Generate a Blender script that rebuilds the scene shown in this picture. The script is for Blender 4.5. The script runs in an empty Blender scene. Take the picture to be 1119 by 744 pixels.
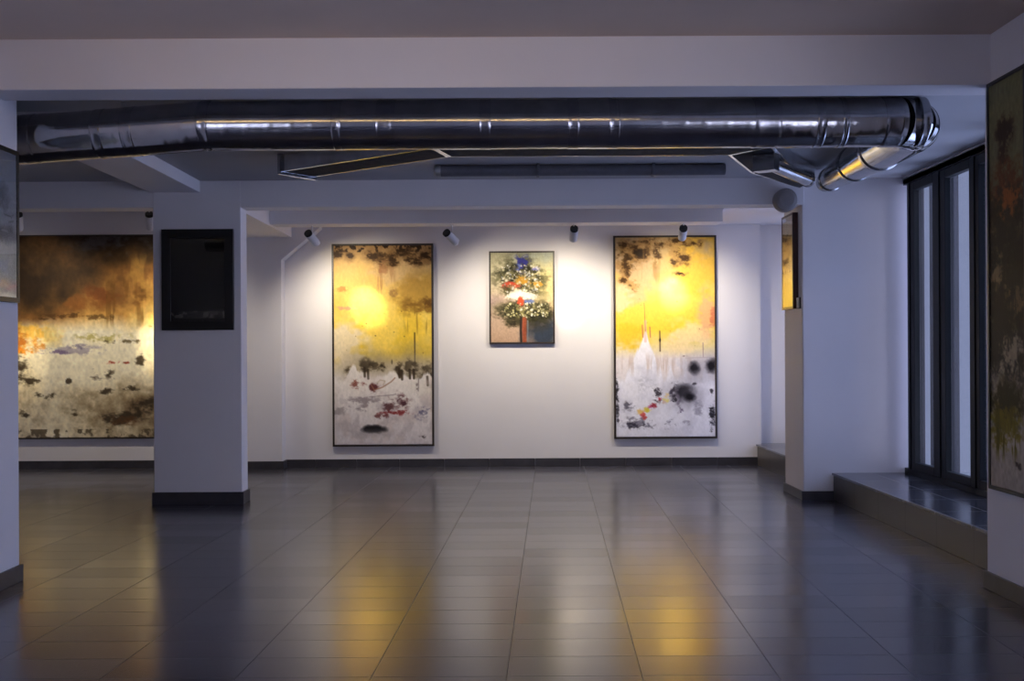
import bpy, bmesh, math, random
import numpy as np
from mathutils import Vector, Matrix

PI = math.pi
random.seed(5)
S = bpy.context.scene
COL = S.collection

# ------------------------------------------------------------------ camera, world, exposure
F, CX, CY, EYE, ROLL = 1167.0, 557.0, 384.0, 1.44, 0.0055
cam_d = bpy.data.cameras.new('camera')
cam_d.sensor_width = 36.0
cam_d.lens = 36.0 * F / 1119.0
cam_d.shift_x = (559.5 - CX) / 1119.0
cam_d.shift_y = (CY - 372.0) / 1119.0
cam_d.clip_start = 0.05
cam = bpy.data.objects.new('camera', cam_d)
COL.objects.link(cam)
cam.matrix_world = Matrix.Translation((0, 0, EYE)) @ Matrix.Rotation(PI / 2, 4, 'X') @ Matrix.Rotation(-ROLL, 4, 'Z')
S.camera = cam

S.view_settings.view_transform = 'Standard'
S.view_settings.look = 'None'
S.view_settings.exposure = 0.0
S.view_settings.gamma = 1.0
S.view_settings.use_curve_mapping = False

SKY_REAR = (7.4, 7.0, 9.2)       # brighter overcast glow behind the camera
SKY_LOW = (0.5, 0.56, 1.0)           # dimmer stretch of sky between the two
SKY_SIDE = (3.0, 3.45, 5.9)       # blue dusk to the right
SKY_FAR = (0.31, 0.335, 0.52)        # dark blue dusk ahead
SPOT_CORE, SPOT_HALO, SPOT_SPILL = 330.0, 26.0, 100.0
SPOT_COL = (1.0, 0.82, 0.49)
SPILL_COL = (1.0, 0.90, 0.75)
TUBE = 18.0

w = bpy.data.worlds.new('dusk_sky')
S.world = w
w.use_nodes = True
nt = w.node_tree
nt.nodes.clear()
tc = nt.nodes.new('ShaderNodeTexCoord')
sx = nt.nodes.new('ShaderNodeSeparateXYZ')
mr = nt.nodes.new('ShaderNodeMapRange')
mr.inputs['From Min'].default_value = -1
mr.inputs['From Max'].default_value = 1
cr = nt.nodes.new('ShaderNodeValToRGB')
cr.color_ramp.elements[0].position = 0.08
cr.color_ramp.elements[1].position = 0.93
cr.color_ramp.elements[0].color = (*SKY_REAR, 1)
cr.color_ramp.elements[1].color = (*SKY_FAR, 1)
for p_, c_ in ((0.14, SKY_LOW), (0.20, SKY_LOW), (0.27, SKY_SIDE), (0.60, SKY_SIDE)):
    e = cr.color_ramp.elements.new(p_)
    e.color = (*c_, 1)
bg = nt.nodes.new('ShaderNodeBackground')
bg.inputs['Strength'].default_value = 1.0
wo = nt.nodes.new('ShaderNodeOutputWorld')
L = nt.links.new
L(tc.outputs['Generated'], sx.inputs[0])
L(sx.outputs['Y'], mr.inputs['Value'])
L(mr.outputs[0], cr.inputs[0])
L(cr.outputs[0], bg.inputs[0])
L(bg.outputs[0], wo.inputs[0])
try:
    w.cycles.sampling_method = 'MANUAL'
    w.cycles.sample_map_resolution = 512
except Exception:
    pass


def P(px, py, d):
    """world point seen at photo pixel (px, py) at depth d"""
    u, v = px - CX, CY - py
    ut, vt = u + ROLL * v, v - ROLL * u
    return Vector((ut * d / F, d, EYE + vt * d / F))


# ------------------------------------------------------------------ materials
def srgb(r, g, b):
    def f(c):
        c /= 255.0
        return c / 12.92 if c <= 0.04045 else ((c + 0.055) / 1.055) ** 2.4
    return (f(r), f(g), f(b))


def mat(name, col, rough=0.5, metal=0.0, spec=0.5, noise=0.0, nscale=20.0, bump=0.0, bscale=60.0, rvar=0.0):
    m = bpy.data.materials.new(name)
    m.use_nodes = True
    t = m.node_tree
    b = t.nodes['Principled BSDF']
    b.inputs['Base Color'].default_value = (*col, 1)
    b.inputs['Roughness'].default_value = rough
    b.inputs['Metallic'].default_value = metal
    b.inputs['Specular IOR Level'].default_value = spec
    co = t.nodes.new('ShaderNodeTexCoord')
    n = t.nodes.new('ShaderNodeTexNoise')
    n.inputs['Scale'].default_value = nscale
    n.inputs['Detail'].default_value = 4
    t.links.new(co.outputs['Object'], n.inputs['Vector'])
    if noise:
        r = t.nodes.new('ShaderNodeValToRGB')
        r.color_ramp.elements[0].position = 0.3
        r.color_ramp.elements[1].position = 0.7
        r.color_ramp.elements[0].color = (*[c * (1 - noise) for c in col], 1)
        r.color_ramp.elements[1].color = (*[min(1, c * (1 + noise)) for c in col], 1)
        t.links.new(n.outputs['Fac'], r.inputs[0])
        t.links.new(r.outputs[0], b.inputs['Base Color'])
    if rvar:
        q = t.nodes.new('ShaderNodeMapRange')
        q.inputs['To Min'].default_value = max(0, rough - rvar)
        q.inputs['To Max'].default_value = rough + rvar
        t.links.new(n.outputs['Fac'], q.inputs['Value'])
        t.links.new(q.outputs[0], b.inputs['Roughness'])
    if bump:
        n2 = t.nodes.new('ShaderNodeTexNoise')
        n2.inputs['Scale'].default_value = bscale
        n2.inputs['Detail'].default_value = 3
        t.links.new(co.outputs['Object'], n2.inputs['Vector'])
        bp = t.nodes.new('ShaderNodeBump')
        bp.inputs['Strength'].default_value = bump
        bp.inputs['Distance'].default_value = 0.01
        t.links.new(n2.outputs['Fac'], bp.inputs['Height'])
        t.links.new(bp.outputs[0], b.inputs['Normal'])
    return m


def emit(name, col, s):
    m = bpy.data.materials.new(name)
    m.use_nodes = True
    b = m.node_tree.nodes['Principled BSDF']
    b.inputs['Base Color'].default_value = (*col, 1)
    b.inputs['Emission Color'].default_value = (*col, 1)
    b.inputs['Emission Strength'].default_value = s
    return m


def math_node(t, op, a, b=None, c=None):
    n = t.nodes.new('ShaderNodeMath')
    n.operation = op
    for i, v in enumerate((a, b, c)):
        if v is None:
            continue
        if isinstance(v, (int, float)):
            n.inputs[i].default_value = v
        else:
            t.links.new(v, n.inputs[i])
    return n.outputs[0]


def tile_mat(name, base, u0, du, v0, dv, shear, grout, rough, axes=('X', 'Y'), gw=0.004, tilt=0.006):
    m = bpy.data.materials.new(name)
    m.use_nodes = True
    t = m.node_tree
    b = t.nodes['Principled BSDF']
    g = t.nodes.new('ShaderNodeNewGeometry')
    s = t.nodes.new('ShaderNodeSeparateXYZ')
    t.links.new(g.outputs['Position'], s.inputs[0])
    X, Y = s.outputs[axes[0]], s.outputs[axes[1]]
    u = math_node(t, 'DIVIDE', math_node(t, 'SUBTRACT', math_node(t, 'SUBTRACT', X, math_node(t, 'MULTIPLY', Y, shear)), u0), du)
    v = math_node(t, 'DIVIDE', math_node(t, 'SUBTRACT', Y, v0), dv)
    fu, fv = math_node(t, 'FRACT', u), math_node(t, 'FRACT', v)
    # distance to nearest joint in metres
    eu = math_node(t, 'MULTIPLY', math_node(t, 'MINIMUM', fu, math_node(t, 'SUBTRACT', 1.0, fu)), du)
    ev = math_node(t, 'MULTIPLY', math_node(t, 'MINIMUM', fv, math_node(t, 'SUBTRACT', 1.0, fv)), dv)
    ju = math_node(t, 'LESS_THAN', eu, gw)
    jv = math_node(t, 'LESS_THAN', ev, gw * 0.8)
    joint = math_node(t, 'MAXIMUM', ju, jv)
    cell = t.nodes.new('ShaderNodeCombineXYZ')
    t.links.new(math_node(t, 'FLOOR', u), cell.inputs[0])
    t.links.new(math_node(t, 'FLOOR', v), cell.inputs[1])
    wn = t.nodes.new('ShaderNodeTexWhiteNoise')
    wn.noise_dimensions = '2D'
    t.links.new(cell.outputs[0], wn.inputs['Vector'])
    nz = t.nodes.new('ShaderNodeTexNoise')
    nz.inputs['Scale'].default_value = 1.3
    nz.inputs['Detail'].default_value = 6
    t.links.new(g.outputs['Position'], nz.inputs['Vector'])
    # colour: tile base varied a little per tile and by clouding, joints darker
    fac = math_node(t, 'ADD', math_node(t, 'MULTIPLY', wn.outputs['Value'], 0.35), math_node(t, 'MULTIPLY', nz.outputs['Fac'], 0.5))
    r = t.nodes.new('ShaderNodeValToRGB')
    r.color_ramp.elements[0].color = (*[c * 0.7 for c in base], 1)
    r.color_ramp.elements[1].color = (*[c * 1.3 for c in base], 1)
    t.links.new(fac, r.inputs[0])
    mx = t.nodes.new('ShaderNodeMixRGB')
    t.links.new(joint, mx.inputs[0])
    t.links.new(r.outputs[0], mx.inputs[1])
    mx.inputs[2].default_value = (*grout, 1)
    t.links.new(mx.outputs[0], b.inputs['Base Color'])
    ro = math_node(t, 'ADD', math_node(t, 'MULTIPLY', math_node(t, 'SUBTRACT', nz.outputs['Fac'], 0.5), 0.02),
                   math_node(t, 'ADD', rough, math_node(t, 'MULTIPLY', math_node(t, 'SUBTRACT', wn.outputs['Value'], 0.5), 0.06)))
    ro = math_node(t, 'ADD', ro, math_node(t, 'MULTIPLY', joint, 0.22))
    t.links.new(ro, b.inputs['Roughness'])
    # each tile is laid very slightly out of plane
    sub = t.nodes.new('ShaderNodeVectorMath')
    sub.operation = 'SUBTRACT'
    t.links.new(wn.outputs['Color'], sub.inputs[0])
    sub.inputs[1].default_value = (0.5, 0.5, 0.5)
    sc = t.nodes.new('ShaderNodeVectorMath')
    sc.operation = 'SCALE'
    sc.inputs['Scale'].default_value = tilt
    t.links.new(sub.outputs[0], sc.inputs[0])
    ad = t.nodes.new('ShaderNodeVectorMath')
    ad.operation = 'ADD'
    t.links.new(g.outputs['Normal'], ad.inputs[0])
    t.links.new(sc.outputs[0], ad.inputs[1])
    no = t.nodes.new('ShaderNodeVectorMath')
    no.operation = 'NORMALIZE'
    t.links.new(ad.outputs[0], no.inputs[0])
    bp = t.nodes.new('ShaderNodeBump')
    bp.inputs['Strength'].default_value = 0.12
    bp.inputs['Distance'].default_value = 0.001
    t.links.new(math_node(t, 'MULTIPLY', joint, -1.0), bp.inputs['Height'])
    t.links.new(no.outputs[0], bp.inputs['Normal'])
    t.links.new(bp.outputs[0], b.inputs['Normal'])
    b.inputs['Specular IOR Level'].default_value = 0.9
    return m


def glass_mat(name, tint, refl=1.0):
    m = bpy.data.materials.new(name)
    m.use_nodes = True
    t = m.node_tree
    t.nodes.clear()
    o = t.nodes.new('ShaderNodeOutputMaterial')
    mx = t.nodes.new('ShaderNodeMixShader')
    tr = t.nodes.new('ShaderNodeBsdfTransparent')
    tr.inputs[0].default_value = (*tint, 1)
    gl = t.nodes.new('ShaderNodeBsdfGlossy')
    gl.inputs['Roughness'].default_value = 0.01
    gl.inputs['Color'].default_value = (1, 1, 1, 1)
    fr = t.nodes.new('ShaderNodeLayerWeight')
    fr.inputs['Blend'].default_value = 0.5
    f = math_node(t, 'POWER', fr.outputs['Facing'], 5.0)
    f = math_node(t, 'ADD', math_node(t, 'MULTIPLY', f, 0.92 * refl), 0.035 * refl)
    t.links.new(f, mx.inputs[0])
    t.links.new(tr.outputs[0], mx.inputs[1])
    t.links.new(gl.outputs[0], mx.inputs[2])
    t.links.new(mx.outputs[0], o.inputs[0])
    return m


M = {}
M['wall'] = mat('white_wall_paint', (0.72, 0.69, 0.70), 0.62, spec=0.3, noise=0.02, nscale=2.0, bump=0.06, bscale=90)
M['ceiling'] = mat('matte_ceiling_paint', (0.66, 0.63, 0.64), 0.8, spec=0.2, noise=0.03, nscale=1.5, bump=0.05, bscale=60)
M['ceiling_warm_lit'] = mat('warm_light_tinted_ceiling', (0.70, 0.57, 0.47), 0.8, spec=0.2, noise=0.03, nscale=1.5, bump=0.05, bscale=60)  # warm light on the near ceiling tinted into its colour
M['ceiling_shaded'] = mat('shade_darkened_ceiling', (0.42, 0.41, 0.42), 0.8, spec=0.2, noise=0.03, nscale=1.5, bump=0.05, bscale=60)  # shade over the ducts put into a darker ceiling colour
M['skirting'] = mat('charcoal_skirting_tile', (0.040, 0.037, 0.043), 0.35, noise=0.25, nscale=9)
M['floor'] = tile_mat('dark_polished_floor_tile', (0.050, 0.048, 0.064), -0.208, 0.60, 6.26, 0.305, 0.0394, (0.018, 0.017, 0.019), 0.215, gw=0.0021, tilt=0.003)
M['ledge_top'] = tile_mat('ledge_top_tile', (0.05, 0.05, 0.06), 3.10, 0.36, 10.25, 0.62, 0.0, (0.13, 0.12, 0.12), 0.16)
M['ledge_front'] = tile_mat('ledge_front_tile', (0.060, 0.052, 0.050), 0.0, 0.6, 10.25, 0.62, 0.0, (0.03, 0.03, 0.03), 0.35, axes=('Z', 'Y'), gw=0.003)
M['frame_dark'] = mat('dark_window_frame', (0.006, 0.007, 0.008), 0.45, spec=0.25, noise=0.1)
M['glass'] = glass_mat('window_glass', (0.86, 0.90, 0.92))
M['picture_glass'] = glass_mat('picture_glass', (0.97, 0.98, 0.97))
M['galv'] = mat('galvanised_duct_steel', (0.44, 0.44, 0.45), 0.15, metal=1.0, noise=0.16, nscale=7, rvar=0.05, bump=0.02, bscale=18)
M['galv_collar'] = mat('duct_collar_steel', (0.38, 0.38, 0.40), 0.2, metal=1.0, noise=0.12, nscale=14, rvar=0.08)
M['galv_flat'] = mat('flat_duct_steel', (0.60, 0.60, 0.62), 0.22, metal=1.0, noise=0.15, nscale=6, rvar=0.08)
M['dull'] = mat('dull_dark_sheet', (0.045, 0.045, 0.05), 0.9, spec=0.08, noise=0.2)  # matte dark sheet for the underside of the flat duct
M['bracket'] = mat('zinc_bracket', (0.45, 0.45, 0.46), 0.4, metal=0.9, noise=0.1)
M['pipe'] = mat('dark_grey_pipe', (0.10, 0.10, 0.12), 0.5, noise=0.1)
M['lamp_white'] = mat('white_lamp_enamel', (0.66, 0.66, 0.70), 0.4, noise=0.03)
M['lamp_black'] = mat('black_lamp_plastic', (0.012, 0.012, 0.013), 0.45, noise=0.1)
M['lamp_lens'] = emit('lit_lamp_lens', SPOT_COL, 30.0)
M['frame_brown'] = mat('dark_brown_picture_frame', (0.030, 0.020, 0.016), 0.4, noise=0.25, nscale=12)
M['frame_black'] = mat('black_picture_frame', (0.008, 0.008, 0.008), 0.35, noise=0.1)
M['frame_red'] = mat('dark_red_brown_frame', (0.045, 0.014, 0.010), 0.3, noise=0.2)
M['backing'] = mat('picture_backing', (0.10, 0.08, 0.06), 0.8, noise=0.1)
M['grey_unit'] = mat('grey_plastic_unit', (0.22, 0.20, 0.20), 0.5, noise=0.05)
M['pale'] = mat('pale_tag', (0.6, 0.55, 0.45), 0.5, noise=0.05)
M['tube'] = emit('warm_tube_light', (1.0, 0.70, 0.30), TUBE)
M['outside'] = mat('dark_outdoor_render', (0.03, 0.03, 0.033), 0.9, spec=0.1, noise=0.05)
M['ground'] = mat('outdoor_paving', (0.25, 0.25, 0.26), 0.8, noise=0.15)


# ------------------------------------------------------------------ mesh helpers
def add_box(bm, x0, x1, y0, y1, z0, z1):
    v = [bm.verts.new((x, y, z)) for x in (x0, x1) for y in (y0, y1) for z in (z0, z1)]
    for f in ((0, 1, 3, 2), (4, 6, 7, 5), (0, 4, 5, 1), (2, 3, 7, 6), (0, 2, 6, 4), (1, 5, 7, 3)):
        bm.faces.new([v[i] for i in f])
    return bm


def box(x0, x1, y0, y1, z0, z1):
    return add_box(bmesh.new(), x0, x1, y0, y1, z0, z1)


def add_prism(bm, poly, y0, y1):
    """polygon in (x, z) extruded from y0 to y1"""
    a = [bm.verts.new((x, y0, z)) for x, z in poly]
    b = [bm.verts.new((x, y1, z)) for x, z in poly]
    bm.faces.new(a)
    bm.faces.new(b[::-1])
    n = len(poly)
    for i in range(n):
        bm.faces.new((a[i], b[i], b[(i + 1) % n], a[(i + 1) % n]))
    return bm


def add_plan(bm, poly, z0, z1):
    """polygon in plan (x, y) extruded from z0 to z1"""
    a = [bm.verts.new((x, y, z0)) for x, y in poly]
    b = [bm.verts.new((x, y, z1)) for x, y in poly]
    bm.faces.new(a)
    bm.faces.new(b[::-1])
    n = len(poly)
    for i in range(n):
        bm.faces.new((a[i], b[i], b[(i + 1) % n], a[(i + 1) % n]))
    return bm


def add_sweep(bm, pts, radii, seg=40, caps=True):
    """round tube through pts (list of Vectors) with a radius at each"""
    rings = []
    up = Vector((0, 0, 1))
    for i, p in enumerate(pts):
        if i == 0:
            t = pts[1] - pts[0]
        elif i == len(pts) - 1:
            t = pts[-1] - pts[-2]
        else:
            t = (pts[i + 1] - pts[i]).normalized() + (pts[i] - pts[i - 1]).normalized()
            if t.length < 1e-6:
                t = pts[i + 1] - pts[i - 1]
        t = t.normalized()
        ref = up if abs(t.z) < 0.9 else Vector((0, 1, 0))
        a = t.cross(ref).normalized()
        b = a.cross(t).normalized()
        r = radii[i]
        rings.append([bm.verts.new(p + a * (r * math.cos(2 * PI * k / seg)) + b * (r * math.sin(2 * PI * k / seg))) for k in range(seg)])
    for i in range(len(rings) - 1):
        for k in range(seg):
            f = bm.faces.new((rings[i][k], rings[i][(k + 1) % seg], rings[i + 1][(k + 1) % seg], rings[i + 1][k]))
            f.smooth = True
    if caps:
        bm.faces.new(rings[0][::-1])
        bm.faces.new(rings[-1])
    return bm


def obj(name, bm, m, parent=None, bevel=0.0, sharp=0.6):
    me = bpy.data.meshes.new(name)
    bmesh.ops.recalc_face_normals(bm, faces=bm.faces[:])
    for e in bm.edges:
        if len(e.link_faces) == 2 and e.calc_face_angle(0) > sharp:
            e.smooth = False
    if parent is not None:
        bmesh.ops.translate(bm, verts=bm.verts[:], vec=-world_loc(parent))
    bm.to_mesh(me)
    bm.free()
    me.materials.append(m)
    o = bpy.data.objects.new(name, me)
    COL.objects.link(o)
    o.parent = parent
    if bevel:
        b = o.modifiers.new('bevel', 'BEVEL')
        b.width = bevel
        b.segments = 2
        b.limit_method = 'ANGLE'
    return o


def world_loc(o):
    v = Vector(o.location)
    while o.parent:
        o = o.parent
        v += Vector(o.location)
    return v


def thing(name, label, cat, loc, group=None):
    o = bpy.data.objects.new(name, None)
    o.empty_display_size = 0.1
    COL.objects.link(o)
    o.location = loc
    o['label'] = label
    o['category'] = cat
    if group:
        o['group'] = group
    return o


def struct(name, bm, m, label, cat, bevel=0.0, parent=None):
    o = obj(name, bm, m, parent, bevel)
    if parent is None:
        o['kind'] = 'structure'
        o['label'] = label
        o['category'] = cat
    return o


# ------------------------------------------------------------------ the room
XL, XR = -3.12, 2.87          # near walls
XW = 3.80                     # window plane
XFAR = -7.3
DB, DP, DBK = 6.35, 10.20, 13.40   # near beam, column and pier, back wall
ZB, ZN, ZM = 3.01, 3.31, 3.085     # beam underside, near ceiling, middle ceiling
ZMB = 2.83                         # middle beam underside

struct('floor', box(-7.4, 4.0, -3.0, 14.0, -0.12, 0.0), M['floor'], 'dark grey polished floor of rectangular tiles', 'floor')
struct('ceiling_near', box(-3.4, 4.0, -3.0, DB + 0.02, ZN, ZN + 0.15), M['ceiling_warm_lit'], 'plain ceiling of the nearest room part, above the white beam', 'ceiling')
struct('ceiling_middle', box(-7.4, 4.0, DB + 0.1, DP + 0.1, ZM, ZM + 0.15), M['ceiling_shaded'], 'ceiling over the metal ducts, its shade painted in as a darker colour', 'ceiling')
struct('ceiling_back', box(-7.4, 4.0, DP + 0.1, 14.0, 3.22, 3.37), M['ceiling'], 'ceiling of the lit back part behind the middle beam', 'ceiling')
bm = box(2.40, 3.95, DP + 0.24, 13.7, 3.02, 3.24)
struct('ceiling_lowered', bm, M['ceiling'], 'lowered bright ceiling strip at the back beside the far window', 'ceiling')

# beams
bm = box(-3.4, 4.0, DB, DB + 0.27, ZB, ZN + 0.15)
struct('beam_front', bm, M['wall'], 'wide white beam across the top of the picture in front of the round duct', 'beam', 0.006)
struct('beam_middle', box(-7.3, 2.82, DP, DP + 0.25, ZMB, 3.3), M['wall'], 'long grey beam joining the column and the right pier', 'beam', 0.006)
xa, xb = P(295, 244, 12.0).x, P(790, 244, 12.0).x
zb = P(557, 243.6, 12.0).z
bm = box(xa, xb, 12.0, 12.3, zb, 3.24)
struct('beam_soffit', bm, M['wall'], 'boxed white soffit beam carrying the spotlights before the back wall', 'beam', 0.004)
struct('beam_left_bay', box(-3.43, -2.95, 7.25, DP + 0.02, 2.975, 3.1), M['wall'], 'short ceiling beam running away under the left end of the duct', 'beam', 0.004)
struct('beam_back_bay', box(-3.30, xa - 0.002, DP + 0.24, DBK, 2.865, 3.24), M['wall'], 'beam running from the left column to the back wall', 'beam', 0.004)

# near walls
bm = box(XL - 0.3, XL, 3.4, 6.78, 0, ZN + 0.1)
add_box(bm, XL - 0.3, XL, -3.0, -2.0, 0, ZN + 0.1)
add_box(bm, XL - 0.3, XL, -2.0, 3.4, 0, 0.5)
add_box(bm, XL - 0.3, XL, -2.0, 3.4, 2.75, ZN + 0.1)
struct('wall_left', bm, M['wall'], 'white wall at the left edge with a glazed picture', 'wall', 0.004)
struct('wall_left_return', box(-7.3, XL - 0.28, 6.5, 6.74, 0, ZN), M['wall'], 'white return wall hidden behind the left wall', 'wall')
struct('wall_far_left', box(-7.55, -7.25, 6.5, 14.0, 0, 3.36), M['wall'], 'far left wall of the back bay', 'wall')
struct('wall_right', box(XR, 3.97, 4.2, 6.44, 0, ZN + 0.1), M['wall'], 'white wall at the right edge with the tall floral painting', 'wall', 0.012)
bm = bmesh.new()
add_box(bm, XR, XR + 0.3, -3.0, 4.2, 0, 0.35)
add_box(bm, XR, XR + 0.3, -3.0, 4.2, 2.65, ZN + 0.1)
add_box(bm, XR, XR + 0.3, -3.0, -2.6, 0.35, 2.65)
struct('wall_right_window', bm, M['wall'], 'white wall around the added, unseen side window beside the viewer', 'wall')
struct('wall_back', box(-7.4, 3.15, DBK, DBK + 0.3, 0, 3.36), M['wall'], 'white back wall lit warm by spotlights', 'wall')
struct('wall_back_recess', box(3.14, 4.0, DBK + 0.16, DBK + 0.4, 0, 3.2), M['wall'], 'narrow bluish end wall of the far window bay', 'wall')
# bump in the back wall with the slanted gusset
xs = P(308, 400, 13.2).x
c0, c1 = P(308, 284, 13.2), P(349, 249, 13.2)
bm = add_prism(bmesh.new(), [(-3.42, 0), (xs, 0), (xs, c0.z), (c1.x, c1.z), (c1.x, 3.24), (-3.42, 3.24)], 13.2, DBK + 0.05)
struct('wall_pilaster', bm, M['wall'], 'shallow grey pilaster with slanted top left of the first yellow painting', 'wall', 0.004)

# left column and right pier
xc0, xc1 = P(168, 400, DP).x, P(264, 400, DP).x
struct('column', box(xc0, xc1, DP - 0.004, DP + 0.22, 0, ZM), M['wall'], 'white square column on the left carrying a black framed picture', 'column', 0.006)
struct('pier', box(2.81, 3.91, DP + 0.05, 10.92, 0, ZM + 0.05), M['wall'], 'wide white pier between the two windows on the right', 'pier', 0.012)

struct('wall_rear', box(XL - 0.3, XR + 0.3, -3.0, -2.8, 0, ZN), M['wall'], 'plain rear wall behind the viewer', 'wall')


def skirting(n, x0, x1, y0, y1, label, h=0.10):
    o = struct(n, box(x0, x1, y0, y1, 0, h), M['skirting'], label, 'baseboard', 0.003)
    return o


t_ = 0.018
skirting('baseboard_left', XL - 0.3, XL + t_, -2.8, 6.78 + t_, 'charcoal skirting of the left edge wall', 0.105)
skirting('baseboard_right', XR - t_, XR + 0.3, -2.8, 6.44 + t_, 'charcoal skirting under the tall floral painting', 0.105)
bm = bmesh.new()
x_ = xs
for q in [P(px, 500, DBK).x for px in (345, 390, 437, 486, 535, 585, 634, 684, 734, 784)] + [3.14]:
    add_box(bm, x_, q - 0.0035, DBK - t_, DBK + 0.1, 0, 0.10)
    x_ = q
struct('baseboard_back', bm, M['skirting'], 'charcoal tile skirting along the lit back wall', 'baseboard', 0.002)
skirting('baseboard_back_left', -7.25, -3.42, DBK - t_, DBK + 0.1, 'charcoal tile skirting below the brown cloud painting', 0.10)
skirting('baseboard_pilaster', -3.42 - t_, xs + t_, 13.2 - t_, DBK, 'charcoal skirting around the shallow pilaster', 0.10)
skirting('baseboard_column', xc0 - t_, xc1 + t_, DP - t_ - 0.004, DP + 0.22 + t_, 'charcoal skirting around the left column', 0.115)
skirting('baseboard_pier', 2.81 - t_, 3.10, DP + 0.05 - t_, 10.92 + t_, 'charcoal skirting around the right pier', 0.085)


# joints in the back skirting are short grooves: narrow light mortar strips
def ledge(name, y0, y1, label):
    bm = box(3.10, XW + 0.15, y0, y1, 0.0, 0.235)
    o = struct(name, bm, M['ledge_front'], label, 'ledge', 0.002)
    tp = struct('ledge_tile_top', box(3.085, XW + 0.15, y0, y1, 0.236, 0.258), M['ledge_top'], '', '', 0.003, parent=o)
    return o


ledge('trim_1', 6.44, DP + 0.05, 'low tiled window ledge on the right below the large dark window')
ledge('trim_2', 10.92, DBK + 0.16, 'low tiled ledge behind the right pier by the far window')


# windows
def window(name, y_posts, z0, z1, label, x=XW):
    """dark framed glazing in the plane X = x; y_posts lists (start, end) of each upright"""
    bm = bmesh.new()
    ya, yb = y_posts[0][0], y_posts[-1][1]
    add_box(bm, x - 0.02, x + 0.12, ya, yb, z0, z0 + 0.05)
    add_box(bm, x - 0.02, x + 0.12, ya, yb, z1 - 0.06, z1)
    for a, b in y_posts:
        m_ = (a + b) / 2
        add_box(bm, x - 0.02, x + 0.12, m_ - 0.025, m_ + 0.025, z0, z1)
    o = struct(name, bm, M['frame_dark'], label, 'window', 0.003)
    for i in range(len(y_posts) - 1):
        a, b = y_posts[i][1], y_posts[i + 1][0]
        ya_, yb_ = (y_posts[i][0] + y_posts[i][1]) / 2 + 0.027, (y_posts[i + 1][0] + y_posts[i + 1][1]) / 2 - 0.027
        bs = bmesh.new()
        add_box(bs, x - 0.01, x + 0.05, ya_, a, z0 + 0.052, z1 - 0.062)
        add_box(bs, x - 0.01, x + 0.05, b, yb_, z0 + 0.052, z1 - 0.062)
        add_box(bs, x - 0.01, x + 0.05, a, b, z0 + 0.052, z0 + 0.12)
        add_box(bs, x - 0.01, x + 0.05, a, b, z1 - 0.14, z1 - 0.062)
        sash = obj('sash', bs, M['frame_dark'], o, 0.003)
        obj('pane', box(x + 0.015, x + 0.027, a, b, z0 + 0.12, z1 - 0.14), M['glass'], sash)
    return o


window('window_1', [(6.45, 6.62), (7.72, 7.92), (8.62, 8.80), (9.29, 9.56), (10.0, 10.24)], 0.258, 3.07,
       'large dark framed window on the right above the tiled ledge')
window('window_2', [(10.93, 11.08), (12.1, 12.3), (13.35, 13.5)], 0.258, 3.02, 'far dark framed window hidden behind the right pier')
# wall above the window heads
struct('wall_window', box(XW - 0.02, XW + 0.17, 6.44, 13.6, 3.02, 3.34), M['wall'], 'wall strip over the windows on the right', 'wall')

window('window_added_right', [(-2.6, -2.45), (-0.95, -0.75), (0.7, 0.9), (2.35, 2.55), (4.05, 4.2)], 0.35, 2.65, 'added wide side window beside the viewer, out of view, for daylight', x=XR + 0.12)  # unseen window added to light the column and front beam

window('window_added_left', [(-2.0, -1.85), (-0.3, -0.1), (1.45, 1.65), (3.25, 3.4)], 0.5, 2.75, 'added window in the left wall beside the viewer, out of view, for daylight', x=XL - 0.15)  # unseen window added to brighten the right end of the front beam

# outside the side windows: paving and pale rendered uprights
struct('ground_outside', box(3.97, 4.9, 5.5, 14.5, -0.25, -0.02), M['ground'], 'outdoor paving strip beyond the windows', 'ground')
struct('light_block_outside', box(3.98, 6.0, 5.2, 6.4, -0.02, 5.0), M['outside'], 'added outdoor block keeping sky light off the right pier', 'wall')  # unseen block added so that less sky light reaches the pier
for i, (y0, wd) in enumerate(((11.40, 0.16), (12.35, 0.5), (13.4, 0.3))):
    struct('column_outside', box(4.55, 4.8, y0, y0 + wd, -0.02, 3.6), M['outside'], 'pale outdoor upright seen through the dark window', 'column')

# ------------------------------------------------------------------ round duct
zc = 2.917
RD = 0.158
DD = 6.95


def main_axis(x):
    """axis of the straight run; the left end sags a little"""
    z, y = zc, DD
    if x < -1.95:
        k = min(1.0, (-1.95 - x) / 1.25)
        z -= 0.062 * k
        y += 0.10 * k
    return Vector((x, y, z))


def px_to_x(px):
    return (px - CX) * DD / F


duct = thing('round_duct', 'long round galvanised ventilation duct running under the front beam and bending at its right end', 'duct', (0, DD, zc - RD))
cuts = [-3.75, px_to_x(112), px_to_x(229), px_to_x(425), px_to_x(627), px_to_x(836), px_to_x(965), 2.47]
for i in range(len(cuts) - 1):
    a, b = cuts[i], cuts[i + 1]
    n = max(2, int((b - a) / 0.02))
    pts, rad = [], []
    for k in range(n + 1):
        x = a + (b - a) * k / n
        pts.append(main_axis(x))
        rad.append(RD + (0.0011 if (k % 7) == 0 else 0.0) + 0.0012 * math.sin(x * 5.1 + i))
    obj('duct_section', add_sweep(bmesh.new(), pts, rad, 56), M['galv'], duct)


def collar(px, wd, grow=0.002, name='collar'):
    x = px_to_x(px)
    pts = [main_axis(x + wd * (t - 0.5)) for t in (0, 0.06, 0.12, 0.2, 0.8, 0.88, 0.94, 1)]
    rad = [RD + 0.001, RD + grow, RD + grow + 0.0015, RD + grow, RD + grow, RD + grow + 0.0015, RD + grow, RD + 0.001]
    obj(name, add_sweep(bmesh.new(), pts, rad, 56), M['galv_collar'], duct)


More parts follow.
